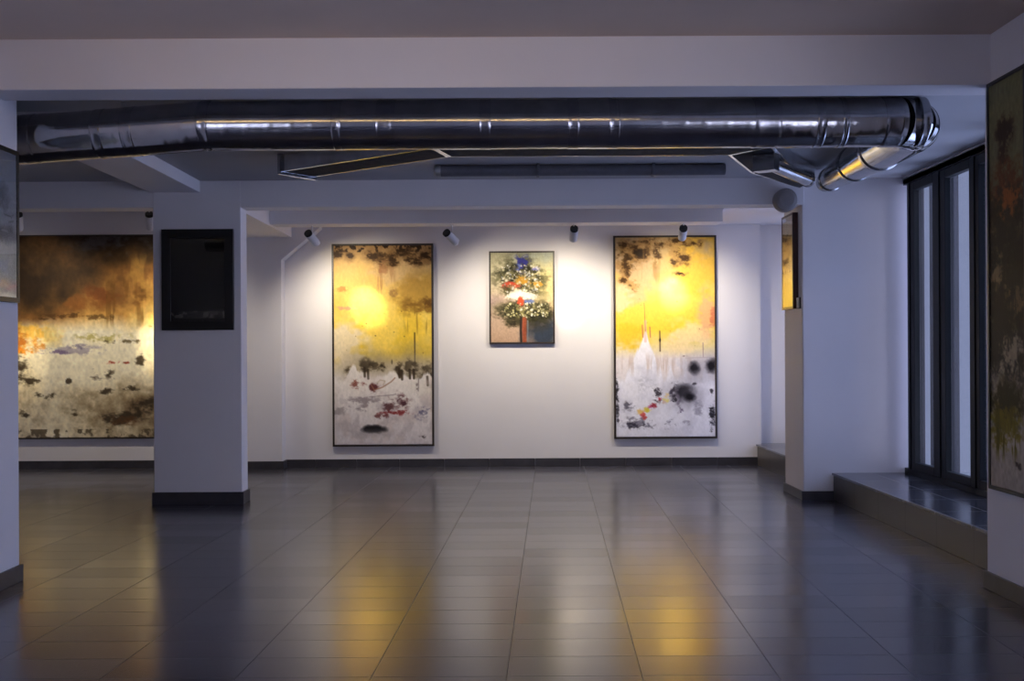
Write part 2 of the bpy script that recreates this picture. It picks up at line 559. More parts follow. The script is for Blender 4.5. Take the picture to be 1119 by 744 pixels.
for px, wd in ((30, 0.10), (112, 0.07), (146, 0.08), (229, 0.06), (372, 0.06), (425, 0.12), (532, 0.07), (627, 0.07), (671, 0.07),
               (836, 0.17), (893, 0.06), (919, 0.04), (972, 0.12), (1005, 0.05)):
    collar(px, wd)
# strap hangers from the ceiling
for px in (134, 229, 671):
    c = main_axis(px_to_x(px))
    bm = bmesh.new()
    add_box(bm, c.x - 0.014, c.x + 0.014, c.y - 0.012, c.y + 0.012, c.z + RD, ZM)
    obj('hanger_strap', bm, M['bracket'], duct)
# gored elbow
Re = 0.25
ec = Vector((2.47, DD + Re, zc))
pts = []
for k in range(7):
    a = -PI / 2 + (PI / 2) * k / 6
    pts.append(ec + Vector((Re * math.cos(a), Re * math.sin(a), 0)))
bm = bmesh.new()
for k in range(6):
    add_sweep(bm, [pts[k], pts[k + 1]], [RD + 0.002, RD + 0.002], 56, caps=False)
obj('elbow', bm, M['galv'], duct)
for k in (2, 4):
    t = (pts[k + 1] - pts[k - 1]).normalized()
    obj('elbow_seam', add_sweep(bmesh.new(), [pts[k] - t * 0.006, pts[k] + t * 0.006], [RD + 0.0045] * 2, 56), M['galv_collar'], duct)
# branch running away towards the middle beam, narrowing
bp_ = [Vector((2.72, DD + Re, zc)), Vector((2.73, 7.85, zc)), Vector((2.77, 8.55, zc + 0.012)), Vector((2.86, 9.5, zc + 0.04))]
br_ = [RD, RD, 0.136, 0.098]
for i in range(3):
    a, b = bp_[i], bp_[i + 1]
    n = 14
    pts = [a.lerp(b, k / n) for k in range(n + 1)]
    rad = [br_[i] + (br_[i + 1] - br_[i]) * k / n + (0.001 if k % 5 == 0 else 0) for k in range(n + 1)]
    obj('branch_section', add_sweep(bmesh.new(), pts, rad, 56), M['galv'], duct)
    t = (b - a).normalized()
    obj('branch_collar', add_sweep(bmesh.new(), [b - t * 0.03, b - t * 0.02, b + t * 0.02, b + t * 0.03],
                                   [br_[i + 1] + 0.002, br_[i + 1] + 0.010, br_[i + 1] + 0.010, br_[i + 1] + 0.002], 56), M['galv_collar'], duct)
t = (bp_[3] - bp_[2]).normalized()
obj('end_spigot', add_sweep(bmesh.new(), [bp_[3], bp_[3] + t * 0.22, bp_[3] + t * 0.30], [0.085, 0.085, 0.06], 40), M['galv_collar'], duct)


# ------------------------------------------------------------------ flat duct behind, in three runs
def Z0(px, py, z):
    """plan point of pixel at height z"""
    u, v = px - CX, CY - py
    ut, vt = u + ROLL * v, v - ROLL * u
    d = (z - EYE) * F / vt
    return Vector((ut * d / F, d))


zbot, ztop = 2.935, 3.07
fl = [Z0(333, 191.5, zbot), Z0(476, 165.5, zbot), Z0(775, 161.5, zbot)]          # front lower edge
bk = [Z0(343, 193.5, zbot), Z0(491, 171.5, zbot), Z0(796, 170, zbot), Z0(820, 189, zbot), Z0(874, 206, zbot)]
flat = thing('flat_duct', 'flat rectangular metal duct with slanting ends behind the long round duct', 'duct', (0.5, 8.2, zbot))


def off(p, q, w):
    """point q shifted square to p->q by w towards the camera side"""
    t = (q - p).normalized()
    return Vector((t.y, -t.x)) * w


WD = 0.36
o0 = off(bk[0], bk[1], WD)
o1 = off(bk[1], bk[2], WD)
f0, f1a = bk[0] + o0, bk[1] + o0
f1 = bk[1] + Vector((-0.10, -WD))
f2 = bk[2] + Vector((0.26, -WD))
obj('slanted_run', add_plan(bmesh.new(), [bk[0], bk[1], f1, f0], zbot, ztop), M['galv_flat'], flat, 0.004)
obj('straight_run', add_plan(bmesh.new(), [bk[1], bk[2], f2, f1], zbot, ztop), M['galv_flat'], flat, 0.004)
f3 = bk[3] + Vector((0.30, -0.22))
f4 = bk[4] + Vector((0.02, -0.42))
obj('corner_run', add_plan(bmesh.new(), [bk[2], bk[3], f3, f2], zbot, ztop), M['galv_flat'], flat, 0.004)
obj('end_run', add_plan(bmesh.new(), [bk[3], bk[4], f4, f3], zbot, ztop), M['galv_flat'], flat, 0.004)
def inset(poly, w_):
    n = len(poly)
    out = []
    ar = sum(poly[i].x * poly[(i + 1) % n].y - poly[(i + 1) % n].x * poly[i].y for i in range(n))
    sg = 1 if ar > 0 else -1
    for i in range(n):
        a_, b_, c_ = poly[i - 1], poly[i], poly[(i + 1) % n]
        d1, d2 = (b_ - a_).normalized(), (c_ - b_).normalized()
        n1, n2 = Vector((-d1.y, d1.x)) * sg, Vector((-d2.y, d2.x)) * sg
        mm = (n1 + n2)
        out.append(b_ + mm * (w_ / max(0.2, 1 + n1.dot(n2))))
    return out


for pl in ([bk[0], bk[1], f1, f0], [bk[1], bk[2], f2, f1], [bk[2], bk[3], f3, f2], [bk[3], bk[4], f4, f3]):
    obj('underside_panel', add_plan(bmesh.new(), inset(pl, 0.026), zbot - 0.003, zbot + 0.004), M['dull'], flat)
# flange at the left end and joint flanges
tt = (bk[1] - bk[0]).normalized()
fa, fb = bk[0] - tt * 0.02, f0 - tt * 0.02
nn = (fb - fa).normalized()
pl = [fa - nn * 0.025, fa - nn * 0.025 + tt * 0.03, fb + nn * 0.025 + tt * 0.03, fb + nn * 0.025]
obj('end_flange', add_plan(bmesh.new(), pl, zbot - 0.025, ztop + 0.012), M['galv_collar'], flat, 0.002)
for q in (0.12, 0.88):
    xx = bk[1].x + (bk[2].x - bk[1].x) * q
    obj('hanger_rod', add_sweep(bmesh.new(), [Vector((xx, bk[1].y - 0.05, ztop - 0.01)), Vector((xx, bk[1].y - 0.05, ZM))], [0.006] * 2, 10), M['bracket'], flat)

# small round branch with a square plate under the flat duct
s0, s1 = Z0(838, 177, 2.875), Z0(882, 196, 2.875)
sp = flat
dv = (s1 - s0).normalized()
p0, p1 = Vector((s0.x, s0.y, 2.872)), Vector((s1.x, s1.y, 2.872))
obj('branch_tube', add_sweep(bmesh.new(), [p0, p0.lerp(p1, 0.5), p1], [0.052, 0.053, 0.052], 40), M['galv'], sp)
obj('branch_end_ring', add_sweep(bmesh.new(), [p1, p1 + (p1 - p0).normalized() * 0.03], [0.060, 0.060], 40), M['galv_collar'], sp)
sd = Vector((dv.y, -dv.x))
c2 = s0 - dv * 0.02
pl = [c2 - sd * 0.085 - dv * 0.06, c2 - sd * 0.085 + dv * 0.06, c2 + sd * 0.085 + dv * 0.06, c2 + sd * 0.085 - dv * 0.06]
obj('square_plate', add_plan(bmesh.new(), pl, 2.80, zbot), M['galv_collar'], sp, 0.003)

# dark pipe below the ceiling
pa, pb = P(478, 184.5, 9.4), P(792, 183.5, 9.4)
pipe = thing('ceiling_pipe', 'dark grey pipe under the ceiling just before the middle beam', 'pipe', (pa.x, 9.4, 3.0))
obj('pipe_run', add_sweep(bmesh.new(), [Vector((pa.x, 9.4, 3.032)), Vector((pb.x, 9.4, 3.032))], [0.05, 0.05], 28), M['pipe'], pipe)
obj('end_cap', add_sweep(bmesh.new(), [Vector((pa.x - 0.03, 9.4, 3.032)), Vector((pa.x - 0.015, 9.4, 3.032)), Vector((pa.x + 0.03, 9.4, 3.032))], [0.03, 0.052, 0.053], 28), M['bracket'], pipe)
for q in (0.35, 0.75):
    xx = pa.x + (pb.x - pa.x) * q
    obj('pipe_clip', box(xx - 0.012, xx + 0.012, 9.345, 9.455, 2.979, ZM), M['pipe'], pipe, 0.002)

# round grey unit on the beam beside the pier
c = P(858, 219, 10.14)
un = thing('wall_unit', 'round grey unit fixed on the middle beam above the narrow picture', 'fixture', (c.x, 10.2, c.z - 0.11))
obj('base_plate', add_sweep(bmesh.new(), [Vector((c.x, DP, c.z)), Vector((c.x, DP - 0.02, c.z))], [0.085, 0.085], 36), M['grey_unit'], un)
obj('round_housing', add_sweep(bmesh.new(), [Vector((c.x, DP - 0.02, c.z)), Vector((c.x, DP - 0.09, c.z)), Vector((c.x, DP - 0.115, c.z)), Vector((c.x, DP - 0.125, c.z))],
                              [0.112, 0.112, 0.10, 0.07], 36), M['grey_unit'], un)

# warm tube lamp on the near ceiling (above the viewer)
tl = thing('tube_lamp', 'long warm tube lamp on the near ceiling', 'lamp', (-0.9, 4.55, ZN - 0.08))
obj('housing', box(-2.95, 1.05, 4.52, 4.58, ZN - 0.035, ZN), M['lamp_white'], tl, 0.004)
obj('tube', add_sweep(bmesh.new(), [Vector((-2.9, 4.55, ZN - 0.05)), Vector((1.0, 4.55, ZN - 0.05))], [0.011] * 2, 16), M['tube'], tl)


# ------------------------------------------------------------------ spotlights
def spot(px, py_mount, head_a, head_b, d, target, label, core=1.0, spill=1.0):
    """head_a, head_b: pixels of the back end and the front end of the lamp head"""
    top = P(px, py_mount, d)
    t = thing('spotlight', label, 'spotlight', tuple(top), 'track spotlights before the back wall')
    a = P(*head_a, d - 0.02)
    aim = (target - a).normalized()
    Ln = 0.21
    r = 0.047
    mid = a + aim * 0.085
    obj('mount', box(top.x - 0.03, top.x + 0.03, d - 0.02, d + 0.02, top.z - 0.012, top.z + 0.012), M['lamp_white'], t, 0.003)
    obj('stem', add_sweep(bmesh.new(), [Vector((top.x, d, top.z)), Vector((top.x, d, mid.z + 0.045)), mid + Vector((0, 0, 0.03))], [0.009, 0.009, 0.012], 12), M['lamp_white'], t)
    body = bmesh.new()
    add_sweep(body, [a + aim * 0.035, a + aim * 0.04, a + aim * (Ln - 0.004), a + aim * Ln, a + aim * (Ln - 0.002), a + aim * (Ln - 0.03)],
              [r - 0.002, r, r, r - 0.003, r - 0.006, r - 0.010], 32)
    obj('lamp_body', body, M['lamp_white'], t)
    cap = bmesh.new()
    pts, rad = [], []
    for k in range(9):
        pts.append(a + aim * (0.036 * k / 8))
        rad.append((r - 0.001) if k % 2 else (r - 0.007))
    add_sweep(cap, pts, rad, 32)
    obj('end_cap', cap, M['lamp_black'], t)
    lp = a + aim * (Ln - 0.028)
    obj('lens', add_sweep(bmesh.new(), [lp, lp + aim * 0.004], [r - 0.012, r - 0.012], 32), M['lamp_lens'], t)
    q = aim.to_track_quat('-Z', 'Y')
    q_low = (Vector((target.x, target.y, 1.05)) - a).normalized().to_track_quat('-Z', 'Y')
    for nm, pw, ang, rr in (('core', SPOT_CORE * core, 23, 0.02), ('halo', SPOT_HALO * min(1.0, core + 0.3), 96, 0.03), ('spill', SPOT_SPILL * spill, 130, 0.07)):
        ld = bpy.data.lights.new('beam_' + nm, 'SPOT')
        ld.energy = pw
        ld.color = SPOT_COL if nm != 'spill' else SPILL_COL
        ld.spot_size = math.radians(ang)
        ld.spot_blend = 1.0
        ld.shadow_soft_size = rr
        lo = bpy.data.objects.new('beam_' + nm, ld)
        COL.objects.link(lo)
        lo.parent = t
        lo.rotation_mode = 'QUATERNION'
        lo.rotation_quaternion = q_low if nm == 'spill' else q
        lo.location = a + aim * (Ln + 0.035) - top
    return t


DS = 12.15
spot(341, 245, (336, 254), (350, 270), DS, P(403, 336, DBK), 'white spotlight above and left of the first tall yellow painting, aimed right')
spot(494, 245, (487, 253.5), (503, 266), DS, P(573, 338, DBK), 'white spotlight between the first tall painting and the small flower painting, aimed right', 0.32, 0.8)
spot(627, 244, (627.5, 249), (626, 268), DS, P(621, 334, DBK), 'white spotlight right of the small flower painting, above the glow on the bare wall', 0.62, 0.9)
spot(747, 243, (747, 248.5), (746, 266), DS, P(736, 322, DBK), 'white spotlight overlapping the top of the tall painting nearest the pier')
spot(163, 215.5, (163, 233), (163, 252), DS, P(176, 372, DBK), 'white spotlight at the left column edge above the brown cloud painting', 0.8, 0.7)
spot(20, 215.5, (20, 233), (20, 252), DS, P(28, 400, DBK), 'white spotlight above the left end of the brown cloud painting, beside the left wall edge', 0.45, 0.5)

# ------------------------------------------------------------------ paintings
rng = np.random.default_rng(11)


def lin(c):
    c = np.asarray(c, float) / 255.0
    return np.where(c <= 0.04045, c / 12.92, ((c + 0.055) / 1.055) ** 2.4)


class Art:
    """a painted surface: rows from top to bottom, columns from left to right, sRGB 0..255 floats"""

    def __init__(s, w, h, base):
        s.w, s.h = w, h
        s.V, s.U = np.meshgrid((np.arange(h) + 0.5) / h, (np.arange(w) + 0.5) / w, indexing='ij')
        s.a = np.ones((h, w, 3)) * np.asarray(base, float)
        s.asp = h / w

    def noise(s, nu, nv, octaves=4, gain=0.55):
        out = np.zeros((s.h, s.w))
        amp, tot = 1.0, 0.0
        for o in range(octaves):
            gx, gy = int(nu * 2 ** o) + 2, int(nv * 2 ** o) + 2
            g = rng.random((gy, gx))
            x, y = s.U * (gx - 1.001), s.V * (gy - 1.001)
            xi, yi = x.astype(int), y.astype(int)
            fx, fy = x - xi, y - yi
            fx, fy = fx * fx * (3 - 2 * fx), fy * fy * (3 - 2 * fy)
            xi1, yi1 = np.minimum(xi + 1, gx - 1), np.minimum(yi + 1, gy - 1)
            out += amp * ((g[yi, xi] * (1 - fx) + g[yi, xi1] * fx) * (1 - fy) + (g[yi1, xi] * (1 - fx) + g[yi1, xi1] * fx) * fy)
            tot += amp
            amp *= gain
        return out / tot

    def mix(s, m, col):
        m = np.clip(m, 0, 1)[..., None]
        s.a = s.a * (1 - m) + np.asarray(col, float) * m

    def vgrad(s, stops):
        vs = [x[0] for x in stops]
        for k in range(3):
            s.a[..., k] = np.interp(s.V, vs, [x[1][k] for x in stops])

    def blob(s, u, v, ru, rv, col, al=1.0, soft=1.0, rough=0.0, ns=8):
        d = np.sqrt(((s.U - u) / ru) ** 2 + ((s.V - v) / rv) ** 2)
        if rough:
            d = d + rough * (s.noise(ns, ns * s.asp, 4) - 0.5) * 2
        s.mix(np.clip((1 + soft * 0.5 - d) / soft, 0, 1) * al, col)

    def line(s, pts, wd, col, al=1.0):
        m = np.zeros((s.h, s.w))
        for (u0, v0), (u1, v1) in zip(pts[:-1], pts[1:]):
            du, dv_ = u1 - u0, (v1 - v0) * s.asp
            L2 = du * du + dv_ * dv_ + 1e-9
            t = np.clip(((s.U - u0) * du + (s.V - v0) * s.asp * dv_) / L2, 0, 1)
            d = np.hypot(s.U - u0 - t * du, (s.V - v0) * s.asp - t * dv_)
            m = np.maximum(m, np.clip(1.6 - d / wd, 0, 1))
        s.mix(m * al, col)

    def drips(s, n, u0, u1, v0, v1, ln, wd, col, al):
        for _ in range(n):
            u, v = rng.uniform(u0, u1), rng.uniform(v0, v1)
            l = ln * rng.uniform(0.3, 1)
            s.line([(u, v), (u + rng.normal(0, 0.004), v + l)], wd, col, al * rng.uniform(0.4, 1))

    def specks(s, n, u0, u1, v0, v1, r, cols, al=0.9, stretch=1.0):
        for _ in range(n):
            u, v, q = rng.uniform(u0, u1), rng.uniform(v0, v1), r * rng.uniform(0.4, 1.3)
            c = cols[rng.integers(len(cols))]
            s.blob(u, v, q * stretch, q / s.asp, c, al * rng.uniform(0.5, 1), 0.8)

    def scratch(s, n, u0, u1, v0, v1, ln, wd, cols, al=0.8):
        for _ in range(n):
            u, v, a = rng.uniform(u0, u1), rng.uniform(v0, v1), rng.uniform(0, PI)
            l = ln * rng.uniform(0.3, 1)
            k = (u + l * math.cos(a) * 0.5 + rng.normal(0, l * 0.15), v + l * math.sin(a) * 0.5 / s.asp)
            e = (u + l * math.cos(a), v + l * math.sin(a) / s.asp)
            s.line([(u, v), k, e], wd, cols[rng.integers(len(cols))], al * rng.uniform(0.4, 1))

    def patch(s, u, v, ru, rv, col, al=0.9, thr=0.9, ns=16):
        """ragged dab of paint: an ellipse broken up by noise; a higher thr breaks it up more"""
        d = np.sqrt(((s.U - u) / ru) ** 2 + ((s.V - v) / rv) ** 2)
        f = np.clip(1.25 - d, 0, 1)
        ns = max(ns, 1.1 / min(ru, rv * s.asp))
        ns = min(ns, s.w / 5)
        n = s.noise(ns * 0.7, ns * s.asp, 4, 0.7)
        s.mix(np.clip((f * 0.9 + (n - 0.5) * 2.4 + 0.5 - thr) * 1.9, 0, 1) * np.clip(f * 1.6, 0, 1) * al, col)

    def wash(s, nu, nv, col, al, u0, u1, v0, v1):
        n = s.noise(nu, nv, 5)
        w_ = (np.clip((s.U - u0) * 9 + 0.5, 0, 1) * np.clip((u1 - s.U) * 9 + 0.5, 0, 1)
              * np.clip((s.V - v0) * 16 + 0.5, 0, 1) * np.clip((v1 - s.V) * 16 + 0.5, 0, 1))
        s.mix(np.clip((n - 0.48) * 6, 0, 1) * w_ * al, col)

    def streaks(s, u0, u1, v0, v1, col, al, thr, nu, nv):
        n = s.noise(nu, nv, 3)
        w_ = (np.clip((s.U - u0) * 14, 0, 1) * np.clip((u1 - s.U) * 14 + 0.3, 0, 1)
              * np.clip((s.V - v0) * 22, 0, 1) * np.clip((v1 - s.V) * 22, 0, 1))
        s.mix(np.clip((n - thr) * 12, 0, 1) * w_ * al, col)

    def edge_band(s, v0, v1, col, al, thr, nu, nv):
        n = s.noise(nu, nv, 4)
        s.mix(np.clip((n - thr) * 10, 0, 1) * ((s.V >= v0) & (s.V <= v1)) * al, col)

    def grain(s, amt, nu=60, nv=60):
        s.a *= 1 + amt * (s.noise(nu, nv * s.asp * 0.7, 2) - 0.5)[..., None] * 2
        s.a = np.clip(s.a, 0, 255)


def canvas_mat():
    m = bpy.data.materials.new('oil_paint_on_canvas')
    m.use_nodes = True
    t = m.node_tree
    b = t.nodes['Principled BSDF']
    a = t.nodes.new('ShaderNodeAttribute')
    a.attribute_name = 'paint'
    t.links.new(a.outputs['Color'], b.inputs['Base Color'])
    b.inputs['Roughness'].default_value = 0.5
    b.inputs['Specular IOR Level'].default_value = 0.15
    co = t.nodes.new('ShaderNodeTexCoord')
    n = t.nodes.new('ShaderNodeTexNoise')
    n.inputs['Scale'].default_value = 45
    n.inputs['Detail'].default_value = 4
    t.links.new(co.outputs['Object'], n.inputs['Vector'])
    bp = t.nodes.new('ShaderNodeBump')
    bp.inputs['Strength'].default_value = 0.25
    bp.inputs['Distance'].default_value = 0.004
    t.links.new(n.outputs['Fac'], bp.inputs['Height'])
    t.links.new(bp.outputs[0], b.inputs['Normal'])
    return m


M['canvas'] = canvas_mat()


def painting(name, label, cat, tl, right, wid, hei, art, fw, fd, fmat, normal, glass=False, recess=0.006, group=None, standoff=0.0):
    """tl: outer top-left corner on the wall surface; right: unit vector along the top edge; normal: out of the wall"""
    right, normal = Vector(right), Vector(normal)
    down = Vector((0, 0, -1))
    base = tl + right * (wid / 2) + down * hei
    t = thing(name, label, cat, tuple(base), group)

    def pt(a, b, c):
        return tl + right * a + down * b + normal * (c + standoff)

    def bar(bm, q, c0, c1):
        lo = [bm.verts.new(pt(a, b, c0)) for a, b in q]
        hi = [bm.verts.new(pt(a, b, c1)) for a, b in q]
        bm.faces.new(lo)
        bm.faces.new(hi[::-1])
        for i in range(4):
            bm.faces.new((lo[i], hi[i], hi[(i + 1) % 4], lo[(i + 1) % 4]))

    bm = bmesh.new()
    O = [(0, 0), (wid, 0), (wid, hei), (0, hei)]
    I = [(fw, fw), (wid - fw, fw), (wid - fw, hei - fw), (fw, hei - fw)]
    for i in range(4):
        j = (i + 1) % 4
        bar(bm, [O[i], O[j], I[j], I[i]], 0.001, fd)
    bmesh.ops.remove_doubles(bm, verts=bm.verts[:], dist=1e-5)
    obj('frame', bm, fmat, t, 0.002)
    bm = bmesh.new()
    bar(bm, [(fw * 0.5, fw * 0.5), (wid - fw * 0.5, fw * 0.5), (wid - fw * 0.5, hei - fw * 0.5), (fw * 0.5, hei - fw * 0.5)], 0.0015, 0.008)
    obj('back_board', bm, M['backing'], t)
    # canvas: a fine grid carrying the paint
    w_, h_ = art.w, art.h
    cz = fd - recess
    uu = np.linspace(fw, wid - fw, w_)
    vv = np.linspace(fw, hei - fw, h_)
    UU, VV = np.meshgrid(uu, vv)
    bl = tl - base
    rel = (np.array(art.a).mean(axis=2) / 255.0)
    loc = (np.array(bl)[None, None, :] + UU[..., None] * np.array(right) + VV[..., None] * np.array(down)
           + np.array(normal) * (cz + standoff))
    co = loc.reshape(-1, 3)
    ii = np.arange(w_ * h_).reshape(h_, w_)
    quads = np.stack([ii[:-1, :-1], ii[1:, :-1], ii[1:, 1:], ii[:-1, 1:]], axis=-1).reshape(-1, 4)
    nv = len(co)
    # stretcher edge: border ring dropped back to the board
    ring = np.concatenate([ii[0, :], ii[1:, -1], ii[-1, -2::-1], ii[-2:0:-1, 0]])
    low = co[ring] - np.array(normal) * (cz - 0.009)
    co = np.concatenate([co, low])
    k = np.arange(len(ring))
    kn = (k + 1) % len(ring)
    side = np.stack([ring[k], ring[kn], nv + kn, nv + k], axis=-1)
    faces = np.concatenate([quads, side])
    me = bpy.data.meshes.new('canvas')
    me.vertices.add(len(co))
    me.vertices.foreach_set('co', co.astype(np.float32).ravel())
    me.loops.add(faces.size)
    me.loops.foreach_set('vertex_index', faces.astype(np.int32).ravel())
    me.polygons.add(len(faces))
    me.polygons.foreach_set('loop_start', (np.arange(len(faces)) * 4).astype(np.int32))
    me.update(calc_edges=True)
    me.validate()
    at = me.color_attributes.new('paint', 'FLOAT_COLOR', 'POINT')
    rgb = lin(np.clip(art.a, 0, 255)).reshape(-1, 3)
    rgb = np.concatenate([rgb, rgb[ring]])
    rgba = np.concatenate([rgb, np.ones((len(rgb), 1))], axis=1).astype(np.float32)
    at.data.foreach_set('color', rgba.ravel())
    me.materials.append(M['canvas'])
    o = bpy.data.objects.new('canvas', me)
    COL.objects.link(o)
    o.parent = t
    if glass:
        bm = bmesh.new()
        bar(bm, [(fw, fw), (wid - fw, fw), (wid - fw, hei - fw), (fw, hei - fw)], cz + 0.002, cz + 0.0045)
        obj('glass', bm, M['picture_glass'], t)
    return t


# --- tall painting on the left of the back wall
def art_tall_left():
    A = Art(180, 356, (200, 180, 150))
    A.vgrad([(0, (176, 136, 88)), (0.08, (206, 168, 104)), (0.22, (226, 184, 96)), (0.38, (236, 198, 66)), (0.54, (232, 194, 58)),
             (0.60, (222, 204, 168)), (0.66, (232, 224, 216)), (1.0, (214, 206, 208))])
    A.wash(2.5, 5, (222, 176, 96), 0.5, 0.0, 0.5, 0.05, 0.40)
    A.wash(3, 6, (244, 214, 120), 0.5, 0.0, 1.0, 0.2, 0.56)
    A.patch(0.12, 0.52, 0.30, 0.17, (226, 210, 186), 0.85, 0.75, 3)
    A.patch(0.66, 0.14, 0.42, 0.12, (206, 172, 120), 0.85, 0.7, 4)
    A.patch(0.85, 0.25, 0.30, 0.12, (178, 138, 60), 0.8, 0.75, 6)
    A.patch(0.86, 0.31, 0.20, 0.06, (128, 92, 34), 0.85, 0.85, 9)
    A.patch(0.95, 0.29, 0.07, 0.05, (96, 64, 24), 0.85, 0.85, 12)
    A.patch(0.61, 0.24, 0.06, 0.03, (150, 112, 66), 0.7, 0.85, 14)
    A.streaks(0.70, 1.0, 0.30, 0.46, (140, 106, 36), 0.6, 0.56, 26, 3)
    A.streaks(0.40, 0.66, 0.06, 0.26, (166, 120, 78), 0.55, 0.56, 26, 4)
    # dark smudges along the top
    A.edge_band(0.0, 0.035, (46, 30, 16), 0.95, 0.50, 22, 30)
    for u, v, ru, rv in ((0.05, 0.035, 0.10, 0.035), (0.17, 0.055, 0.05, 0.025), (0.50, 0.075, 0.12, 0.045), (0.60, 0.075, 0.08, 0.04), (0.40, 0.05, 0.09, 0.03),
                         (0.72, 0.035, 0.18, 0.03), (0.86, 0.07, 0.16, 0.04), (0.95, 0.05, 0.08, 0.04)):
        A.patch(u, v, ru * 1.3, rv * 1.3, (140, 104, 62), 0.55, 0.75, 12)
        A.patch(u, v, ru, rv, (58, 38, 18), 0.92, 0.92, 20)
    A.patch(0.50, 0.12, 0.10, 0.05, (150, 100, 64), 0.6, 0.9, 16)
    A.patch(0.08, 0.215, 0.08, 0.02, (170, 110, 56), 0.7, 0.85, 16)
    A.patch(0.12, 0.315, 0.14, 0.012, (224, 140, 116), 0.75, 0.8, 14)
    A.specks(16, 0.1, 0.95, 0.3, 0.6, 0.006, [(120, 90, 40), (90, 60, 30)], 0.7)
    A.line([(0.823, 0.44), (0.824, 0.62)], 0.0055, (34, 26, 22))
    A.blob(0.59, 0.585, 0.008, 0.012, (40, 30, 20), 0.9, 0.6)
    # smoke band with the white jagged mass under it
    for u, v, ru, rv in ((0.17, 0.64, 0.07, 0.045), (0.33, 0.605, 0.09, 0.045), (0.42, 0.60, 0.08, 0.03), (0.49, 0.605, 0.05, 0.03),
                         (0.67, 0.62, 0.06, 0.05), (0.76, 0.61, 0.05, 0.05), (0.82, 0.62, 0.05, 0.05), (0.93, 0.645, 0.09, 0.07), (0.98, 0.68, 0.06, 0.05)):
        A.blob(u, v - 0.01, ru * 1.7, rv * 1.5, (150, 136, 110), 0.42, 1.7, 0.4, 14)
        A.patch(u, v, ru, rv, (48, 38, 26), 0.9, 0.72, 13)
    edge = 0.640 + 0.05 * (A.noise(14, 2, 4) - 0.5) * 2 + 0.022 * np.sin(A.U * 17 + 1)
    edge += 0.05 * np.clip((A.U - 0.85) * 7, 0, 1)
    A.mix(np.clip((A.V - edge) * 70, 0, 1) * np.clip((0.84 - A.V) * 6, 0, 1) * 0.95, (234, 226, 220))
    for u, v in ((0.345, 0.655), (0.31, 0.645), (0.69, 0.66), (0.665, 0.65), (0.77, 0.655), (0.81, 0.655), (0.95, 0.69)):
        A.line([(u, v - 0.03), (u + 0.004, v + 0.012)], 0.011, (50, 38, 26), 0.8)
    A.wash(8, 14, (206, 190, 184), 0.55, 0, 1, 0.66, 1.0)
    A.wash(12, 20, (180, 168, 170), 0.5, 0, 1, 0.76, 1.0)
    A.patch(0.25, 0.695, 0.12, 0.035, (130, 70, 58), 0.85, 1.05, 26)
    A.patch(0.40, 0.715, 0.07, 0.03, (92, 42, 42), 0.92, 0.85, 18)
    A.line([(0.38, 0.70), (0.41, 0.725), (0.49, 0.712), (0.58, 0.685), (0.62, 0.665)], 0.006, (150, 108, 84), 0.7)
    A.line([(0.44, 0.69), (0.47, 0.675), (0.52, 0.68), (0.50, 0.70)], 0.005, (190, 174, 150), 0.8)
    A.patch(0.66, 0.79, 0.14, 0.06, (126, 92, 92), 0.8, 0.98, 22)
    A.patch(0.68, 0.785, 0.09, 0.04, (70, 36, 42), 0.9, 0.98, 24)
    A.patch(0.56, 0.81, 0.09, 0.035, (88, 52, 56), 0.85, 1.0, 24)
    A.patch(0.60, 0.838, 0.20, 0.018, (130, 44, 46), 0.9, 0.92, 26)
    A.patch(0.48, 0.855, 0.10, 0.018, (104, 56, 58), 0.85, 0.98, 26)
    A.patch(0.90, 0.84, 0.12, 0.04, (84, 80, 108), 0.8, 1.02, 24)
    A.patch(0.30, 0.79, 0.22, 0.05, (140, 126, 130), 0.75, 1.0, 22)
    A.patch(0.06, 0.83, 0.10, 0.03, (150, 138, 138), 0.7, 0.98, 22)
    A.line([(0.36, 0.76), (0.47, 0.755), (0.60, 0.75), (0.63, 0.745)], 0.004, (140, 126, 126), 0.7)
    A.patch(0.845, 0.725, 0.025, 0.035, (84, 62, 62), 0.8, 0.85, 20)
    A.line([(0.86, 0.67), (0.858, 0.73)], 0.005, (120, 106, 106), 0.7)
    A.blob(0.41, 0.922, 0.125, 0.021, (30, 28, 32), 0.97, 0.55, 0.35, 14)
    A.blob(0.38, 0.945, 0.16, 0.016, (150, 144, 146), 0.45, 1.4, 0.4, 12)
    A.patch(0.91, 0.96, 0.05, 0.012, (70, 60, 60), 0.9, 0.95, 30)
    A.grain(0.05)
    return A


